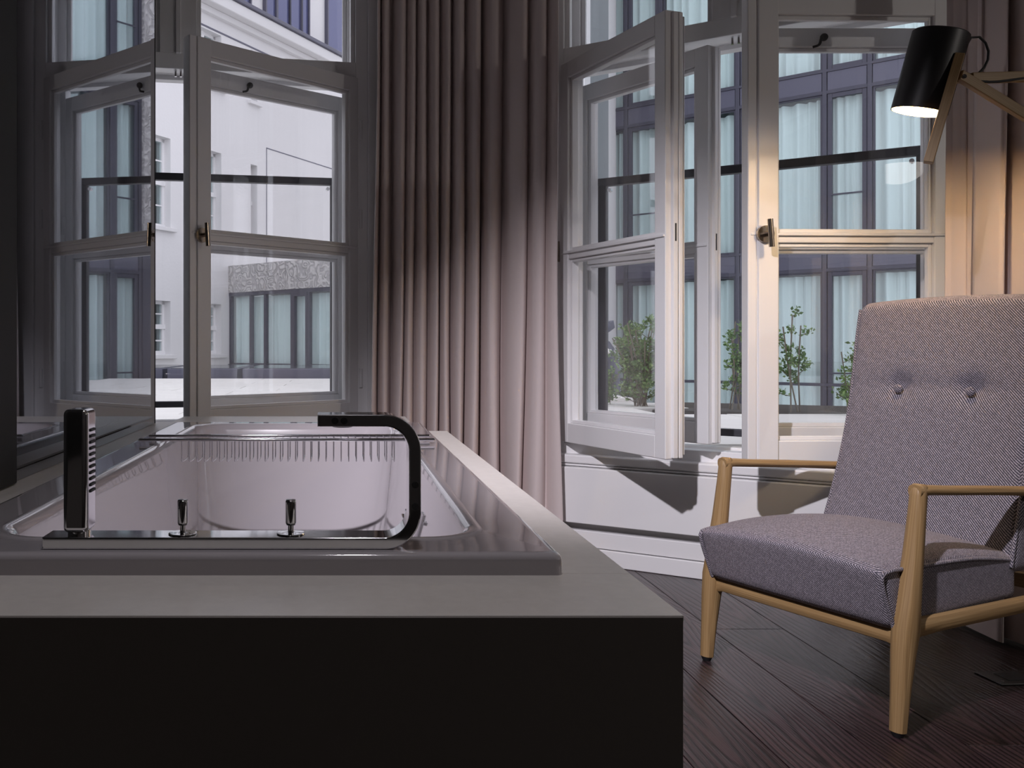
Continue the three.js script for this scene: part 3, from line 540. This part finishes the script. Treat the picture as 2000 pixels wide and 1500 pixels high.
function leafGeo(list, p, dir, size) {
  const q = new THREE.Quaternion().setFromUnitVectors(V(0, 1, 0), dir.clone().normalize()), g = new THREE.BufferGeometry(), w = size * 0.32;
  const tw = new THREE.Quaternion().setFromAxisAngle(V(0, 1, 0), rnd() * 6.28); q.multiply(tw);
  const v = [V(0, 0, 0), V(-w, size * 0.45, w * 0.35), V(0, size, 0), V(w, size * 0.45, w * 0.35), V(0, size * 0.45, 0)].map((e) => e.applyQuaternion(q).add(p));
  for (const [a, b, c] of [[0, 4, 1], [1, 4, 2], [0, 3, 4], [4, 3, 2]]) list.push(v[a], v[b], v[c]);
}
function shrub(x, z, h, spread, stems, leaves, leafSize, y0, label, lo = 0.15, bend = 0) {
  const t = group('shrub'); t.position.set(x, y0, -z); tag(t, label, 'shrub');
  const st = [], A = [], B = [];
  for (let s = 0; s < stems; s++) {
    const a = rnd() * 6.28, lean = stems > 1 ? spread * rr(0.3, 1) : bend, hh = h * rr(0.72, 1);
    const top = V(Math.cos(a) * lean, hh, Math.sin(a) * lean), mid = V(top.x * 0.35 + rr(-0.03, 0.03), hh * 0.5, top.z * 0.35);
    const pts = [V(rr(-0.05, 0.05), 0, rr(-0.05, 0.05)), mid, top], cv = new THREE.CatmullRomCurve3(pts);
    st.push(tube(pts, 0.0065 * Math.sqrt(h), 10, 5));
    const tw = 3 + Math.floor(h * 5);
    for (let k = 0; k < tw; k++) {
      const f = rr(lo, 1), p0 = cv.getPoint(f), an = rnd() * 6.28, L = spread * rr(0.25, 0.75) * (1.15 - f * 0.7), p1 = p0.clone().add(V(Math.cos(an) * L, L * rr(0.3, 1.1), Math.sin(an) * L));
      st.push(tube([p0, p0.clone().lerp(p1, 0.5).add(V(0, -0.01, 0)), p1], 0.0032, 5, 4));
      const n = Math.round(leaves / (stems * tw));
      for (let i = 0; i < n; i++) { const w = rr(0.35, 1.05), c = p0.clone().lerp(p1, w).add(V(rr(-1, 1), rr(-1, 1), rr(-1, 1)).multiplyScalar(leafSize * 0.9)); leafGeo(rnd() < 0.6 ? A : B, c, V(rr(-1, 1), rr(-0.2, 1), rr(-1, 1)), leafSize * rr(0.7, 1.3)); }
    }
  }
  mesh('stem', st, M.bark, t);
  for (const [l, m] of [[A, M.leaf], [B, M.leafPale]]) { const g = new THREE.BufferGeometry().setFromPoints(l); g.computeVertexNormals(); const f = mesh('foliage', g, m, t); f.userData.kind = 'stuff'; }
  return t;
}
const gy = 0.39;
{
  const p = (u, z) => (u - CX) / F * z;
  shrub(p(1252, 8.15), 8.15, 0.74, 0.32, 18, 3900, 0.034, gy, 'dense green bush beside the dark sculpture on the terrace', 0.05);
  shrub(p(1188, 8.45), 8.45, 0.32, 0.12, 7, 420, 0.034, gy, 'low loose green shrub at the foot of the dark sculpture', 0.05);
  shrub(p(1434, 7.75), 7.75, 0.78, 0.13, 5, 900, 0.032, gy, 'slim leafy shrub seen between the open casements', 0.12);
  shrub(p(1552, 7.45), 7.45, 0.92, 0.20, 3, 520, 0.033, gy, 'tall sparse shrub with thin stems behind the right casement', 0.08);
  shrub(p(1660, 7.1), 7.1, 0.54, 0.17, 4, 480, 0.034, gy, 'short sparse shrub beside the back of the armchair', 0.08);
}
{
  const x = (1180 - CX) / F * 10.4, t = group('sculpture'); t.position.set(x, 0.40, -10.4); tag(t, 'dark blue sculpture with a curled top and a white curved horn', 'sculpture');
  const st = (a, b, c, r) => ({ p: V(a, b, c), rx: r, ry: r });
  mesh('body', [sweep([st(-0.10, 0.0, 0, 0.06), st(-0.09, 0.16, 0, 0.075), st(-0.06, 0.34, 0, 0.10), st(0.0, 0.46, 0, 0.12), st(0.07, 0.50, 0, 0.09), st(0.10, 0.48, 0, 0.03)], 18, V(0, 0, 1)), sweep([st(0.11, 0.0, 0.02, 0.06), st(0.10, 0.2, 0.01, 0.075), st(0.06, 0.36, 0, 0.095), st(0, 0.48, 0, 0.09)], 18, V(0, 0, 1)), sweep([st(-0.10, 0.40, 0, 0.085), st(-0.08, 0.54, 0, 0.075), st(-0.055, 0.64, 0.01, 0.055), st(-0.01, 0.70, 0.01, 0.040), st(0.035, 0.725, 0.01, 0.040), st(0.075, 0.755, 0.01, 0.046), st(0.068, 0.80, 0.01, 0.040), st(0.045, 0.80, 0.01, 0.015)], 16, V(0, 0, 1))], M.sculpture, t);
  mesh('horn', sweep([st(-0.055, 0.62, 0.09, 0.012), st(-0.05, 0.56, 0.10, 0.024), st(-0.025, 0.50, 0.115, 0.032), st(0.02, 0.465, 0.12, 0.026), st(0.045, 0.49, 0.12, 0.008)], 12, V(0, 0, 1)), M.ivory, t);
  mesh('collar', sweep([st(-0.10, 0.44, 0.085, 0.02), st(-0.05, 0.42, 0.11, 0.035), st(0.0, 0.43, 0.12, 0.02)], 10, V(0, 1, 0)), M.rust, t);
}
// dark rooflight slabs beyond the paving
{
  const rows = [[-4.4, -3.05], [-2.95, -1.75], [-1.65, -0.1], [0.0, 1.5]];
  rows.forEach(([a, b], i) => {
    const t = group('rooflight'); t.position.set((a + b) / 2, 0.34, i === 3 ? -16.75 : -17.4 + i * 0.12); const hz = i === 3 ? 0.8 : 1.5;
    tag(t, ['low dark rooflight slab between the mirror and the open casement', 'low dark rooflight slab left of centre before the glazed annexe', 'low dark rooflight slab in front of the glazed annexe doors', 'low dark rooflight slab seen only in the tall mirror'][i], 'rooflight');
    const w = (b - a) / 2;
    mesh('kerb', bx(-w, w, 0, 0.21, -hz, hz, 0.01), M.spandrel, t);
    for (let k = 0; k < 4; k++) mesh('pane', bx(-w + 0.05, w - 0.05, 0.205, 0.222, -hz + 0.05 + k * (hz - 0.04) / 2, -hz + 0.02 + (k + 1) * (hz - 0.04) / 2, 0.004), M.pond, t);
  });
  const s = struct(mesh('roof_deck', bx(-10, 2.4, 0.0, 0.34, -24, -15.9), M.slab));
}

// ------------------------------------------------------------------ courtyard: buildings
const frameOf = (o, X, Z, dx, dz) => { o.position.set(X, 0, -Z); o.rotation.y = Math.atan2(dz, dx); return o; };   // local x runs along the facade, z towards the court
function sheer(x0, x1, y0, y1, z, k) {     // pleated net curtain
  const n = Math.max(8, Math.round((x1 - x0) / 0.035)), pos = [], idx = [];
  for (let i = 0; i <= n; i++) { const x = x0 + (x1 - x0) * i / n, d = 0.075 * Math.sin(i * 1.15 + k + 1.3 * Math.sin(i * 0.31 + k)) + 0.02 * Math.sin(i * 0.61 + k * 2); pos.push(x, y0, z + d, x, y1, z + d * 0.85); if (i) { const a = (i - 1) * 2; idx.push(a, a + 2, a + 1, a + 2, a + 3, a + 1); } }
  const g = new THREE.BufferGeometry(); g.setAttribute('position', new THREE.Float32BufferAttribute(pos, 3)); g.setIndex(idx); g.computeVertexNormals(); return g;
}
// curtain-wall facade; bays: [x0, x1, kind] with kind 'c' an opening casement, 'w' a fixed pane
function darkFacade(g, x0, x1, bays, levels, yTop, yBase) {
  const band = 0.33, gl = -0.055;
  mesh('room_back', bx(x0, x1, yBase, yTop, -1.3, -1.2), M.farRoom, g);
  for (const x of [x0, x1]) mesh('end_wall', bx(x - 0.05, x + 0.05, yBase, yTop, -1.3, -0.15), M.farRoom, g);
  const cuts = [...new Set(bays.flatMap((b) => [b[0], b[1]]))].sort((a, b) => a - b);
  cuts.forEach((x) => mesh('mullion', bx(x - 0.038, x + 0.038, yBase, yTop, -0.09, 0.012, 0.008), M.anthracite, g));
  levels.forEach((y, li) => {
    for (let i = 0; i + 1 < cuts.length; i++) mesh('spandrel', bx(cuts[i] + 0.045, cuts[i + 1] - 0.045, y - band / 2, y + band / 2, -0.12, -0.004, 0.006), M.spandrel, g);
    mesh('ledge', [bx(x0, x1, y + band / 2, y + band / 2 + 0.045, -0.18, 0.015), bx(x0, x1, y - band / 2 - 0.06, y - band / 2, -0.18, 0.005)], M.anthracite, g);
    mesh('floor_slab', bx(x0, x1, y - 0.12, y + 0.12, -1.2, -0.17), M.farRoom, g);
    const ya = y + band / 2 + 0.045, yb = (levels[li + 1] ?? yTop + 0.2) - band / 2 - 0.06;
    bays.forEach(([a, b, k], bi) => {
      const w = mesh('window', k === 'c' ? [bx(a + 0.045, a + 0.12, ya, yb, -0.08, -0.012, 0.006), bx(b - 0.12, b - 0.045, ya, yb, -0.08, -0.012, 0.006), bx(a + 0.12, b - 0.12, yb - 0.08, yb, -0.08, -0.012, 0.006), bx(a + 0.12, b - 0.12, ya, ya + 0.07, -0.08, -0.012, 0.006), bx(a + 0.1, b - 0.1, ya + 0.92, ya + 0.95, -0.014, 0.008, 0.004)] : [bx(a + 0.045, a + 0.075, ya, yb, -0.08, -0.03), bx(b - 0.075, b - 0.045, ya, yb, -0.08, -0.03), bx(a + 0.075, b - 0.075, yb - 0.03, yb, -0.08, -0.03), bx(a + 0.075, b - 0.075, ya, ya + 0.03, -0.08, -0.03)], M.anthracite, g);
      const e = k === 'c' ? 0.115 : 0.07;
      mesh('pane', bx(a + e, b - e, ya + 0.025, yb - 0.03, gl - 0.004, gl + 0.004), M.farGlass, w);
      mesh('net_curtain', sheer(a + 0.04, b - 0.04, ya, yb - 0.05, -0.22, li * 5 + bi * 3), M.sheer, w);
    });
  });
  mesh('guard_rail', bx(x0, x1, 0.22, 0.275, -0.01, 0.02, 0.004), M.anthracite, g);
  mesh('parapet', bx(x0, x1, yTop, yTop + 0.5, -1.3, 0.03, 0.01), M.spandrel, g);
}
const LV = [-0.69, 2.49, 5.67, 8.85];
{
  const g = frameOf(group('hotel_wing'), 8.14, 17.0, 0.731, -0.682); g.rotation.y = -Math.atan2(0.682, 0.731);
  tag(g, 'dark framed glass hotel wing with pale net curtains across the courtyard', 'building');
  darkFacade(g, -3.52, 8.4, [[-3.52, -3.03, 'w'], [-3.03, -2.29, 'c'], [-2.29, -0.78, 'w'], [-0.78, 0.74, 'w'], [0.74, 1.46, 'c'], [1.46, 2.95, 'w'], [2.95, 4.45, 'w'], [4.45, 5.17, 'c'], [5.17, 6.7, 'w'], [6.7, 8.4, 'w']], LV, 11.9, -3.2);
}
{
  const g = group('hotel_wing'); g.position.set(2.15, 0, -17.25); g.rotation.y = -Math.atan2(0.73, 0.68);
  tag(g, 'dark framed glass wing seen in the mirror beside a carved pier', 'building');
  mesh('pier', metric(bx(-0.06, 0.27, 2.7, 12.4, -1.2, 0.10, 0.01)), M.relief, g);
  mesh('plinth', bx(-0.06, 0.27, -0.6, 2.7, -1.2, 0.05, 0.01), M.anthracite, g);
  darkFacade(g, 0.27, 2.4, [[0.29, 0.90, 'c'], [0.90, 2.38, 'w']], LV, 11.9, -3.2);
}
{   // white return wall between the two dark wings
  const a = [3.80, 15.45], b = [5.52, 19.42], L = Math.hypot(b[0] - a[0], b[1] - a[1]);
  const m = mesh('white_wall', metric(bx(0, L, -3.2, 12.4, 0, 0.3)), M.stucco); m.position.set(a[0], 0, -a[1]); m.rotation.y = Math.atan2(b[1] - a[1], b[0] - a[0]);
  m.name = 'wall_courtyard'; struct(m);
}
{   // glazed annexe with a carved parapet
  const g = group('annexe'); g.position.set(-2.64, 0, -21.8); g.rotation.y = -Math.atan2(0.682, 0.731);
  tag(g, 'low annexe with carved pale parapet over a glazed front', 'building');
  const L = 6.4, c = [0.05, 0.765, 1.256, 2.13, 2.655, 3.9, 5.1, 6.36];
  for (const [a, b] of [[0, 1.95], [1.96, 4.4], [4.41, L]]) mesh('parapet_stone', metric(bx(a, b, 2.20, 2.84, -0.5, 0, 0.008), 'x', a), M.relief, g);
  mesh('room_back', bx(0, L, 0.3, 2.2, -1.5, -1.4), M.farRoom, g);
  mesh('roof', bx(0, L, 2.2, 2.3, -3, -0.45), M.slab, g);
  mesh('base', bx(0, L, 0.2, 0.52, -0.4, 0.02), M.anthracite, g);
  mesh('head', bx(0, L, 2.12, 2.2, -0.3, -0.02), M.anthracite, g);
  c.forEach((x) => mesh('mullion', bx(x - 0.035, x + 0.035, 0.52, 2.12, -0.12, -0.03, 0.006), M.anthracite, g));
  for (let i = 0; i + 1 < c.length; i++) {
    const w = mesh('window', i === 3 ? [bx(c[i] + 0.035, c[i] + 0.09, 0.52, 2.12, -0.11, -0.025), bx(c[i + 1] - 0.09, c[i + 1] - 0.035, 0.52, 2.12, -0.11, -0.025), bx(c[i] + 0.09, c[i + 1] - 0.09, 2.04, 2.12, -0.11, -0.025)] : [bx(c[i] + 0.035, c[i + 1] - 0.035, 0.52, 0.55, -0.12, -0.05)], M.anthracite, g);
    mesh('pane', bx(c[i] + 0.03, c[i + 1] - 0.03, 0.53, 2.12, -0.085, -0.077), M.farGlass, w);
    mesh('net_curtain', sheer(c[i], c[i + 1], 0.52, 2.1, -0.26, i * 2.2), M.sheer, w);
  }
}
{   // white building with small-paned windows; local x runs along it away from us
  const g = group('white_building'); g.position.set(-3.7, 0, -20); g.rotation.y = Math.atan2(0.857, 0.515);
  tag(g, 'white rendered building with small-paned windows and a sloping cornice', 'building');
  const x0 = -7, x1 = 26, top = 8.55, wins = [];
  const rows = [[0.76, 1.92], [3.51, 5.45], [6.95, 8.2]];
  for (const [y0, y1] of rows) for (const [a, b] of [[-4.5, -3.5], [-2.7, -1.7], [-0.95, 0.05], [0.85, 1.82]]) wins.push([a, b, y0, y1]);
  wins.push([2.97, 3.24, 3.55, 5.4], [2.97, 3.24, 6.95, 8.2]);
  const s = new THREE.Shape([[x0, -2], [x1, -2], [x1, top], [x0, top]].map((q) => new THREE.Vector2(...q)));
  for (const [a, b, c, d] of wins) s.holes.push(new THREE.Path([[a, c], [a, d], [b, d], [b, c]].map((q) => new THREE.Vector2(...q))));
  mesh('wall', metric(new THREE.ExtrudeGeometry(s, { depth: 0.4, bevelEnabled: false }).translate(0, 0, -0.4)), M.stucco, g);
  mesh('room_back', bx(x0, x1, -2, top, -0.9, -0.8), M.farRoom, g);
  for (const [a, b, c, d] of wins) {
    const m = (a + b) / 2, q = [bx(a, a + 0.07, c, d, -0.26, -0.18), bx(b - 0.07, b, c, d, -0.26, -0.18), bx(a, b, c, c + 0.08, -0.26, -0.16), bx(a, b, d - 0.07, d, -0.26, -0.18)], h = d - c, tr = c + h * (h > 1.6 ? 0.5 : 0.52);
    q.push(bx(a, b, tr - 0.05, tr + 0.05, -0.26, -0.15), bx(a, b, c + (tr - c) * 0.5 - 0.015, c + (tr - c) * 0.5 + 0.015, -0.24, -0.19), bx(a, b, (tr + d) / 2 - 0.015, (tr + d) / 2 + 0.015, -0.24, -0.19));
    if (b - a > 0.5) q.push(bx(m - 0.05, m + 0.05, c, d, -0.26, -0.16));
    const w = mesh('window', q, M.white, g);
    mesh('pane', bx(a + 0.05, b - 0.05, c + 0.05, d - 0.05, -0.222, -0.216), M.farGlass, w);
    mesh('net_curtain', sheer(a, a + (b - a) * 0.72, c, d, -0.5, a * 3), M.sheer, w);
    mesh('window_sill', bx(a - 0.12, b + 0.12, c - 0.09, c - 0.005, -0.15, 0.09, 0.01), M.stucco, w);
  }
  mesh('cornice', [bx(x0, x1, 8.55, 8.70, -0.4, 0.12, 0.02), bx(x0, x1, 8.70, 8.98, -0.4, 0.34, 0.03)], M.stucco, g);
  mesh('gutter', bx(x0, x1, 8.98, 9.08, -0.1, 0.40, 0.02), M.spandrel, g);
  mesh('string_course', bx(x0, x1, 8.24, 8.28, -0.02, 0.015, 0.006), M.spandrel, g);
  mesh('joint', [bx(3.62, 3.645, 2.3, 5.92, -0.02, 0.006), bx(3.62, 9, 5.90, 5.925, -0.02, 0.006)], M.spandrel, g);
  mesh('attic_wall', bx(x0, x1, 9.05, 13.0, -1.2, -0.35), M.stucco, g);
  for (const [a, b] of [[2.95, 3.3], [4.0, 4.42], [4.5, 5.05], [5.1, 5.62], [5.66, 5.98], [7.0, 8.2]]) { const w = mesh('window', [bx(a - 0.05, a, 9.1, 12.4, -0.38, -0.24), bx(b, b + 0.05, 9.1, 12.4, -0.38, -0.24), bx(a, b, 9.1, 9.2, -0.38, -0.24)], M.spandrel, g); mesh('pane', bx(a, b, 9.2, 12.4, -0.36, -0.29), M.blueGlass, w); }
}
struct(mesh('ground_outside', bx(-40, 60, -3.6, -3.2, -90, -4.9), M.slab));

scene.traverse((o) => { if (o.isMesh && o.name !== 'bulb') { o.castShadow = true; o.receiveShadow = true; } });
renderer.render(scene, camera);
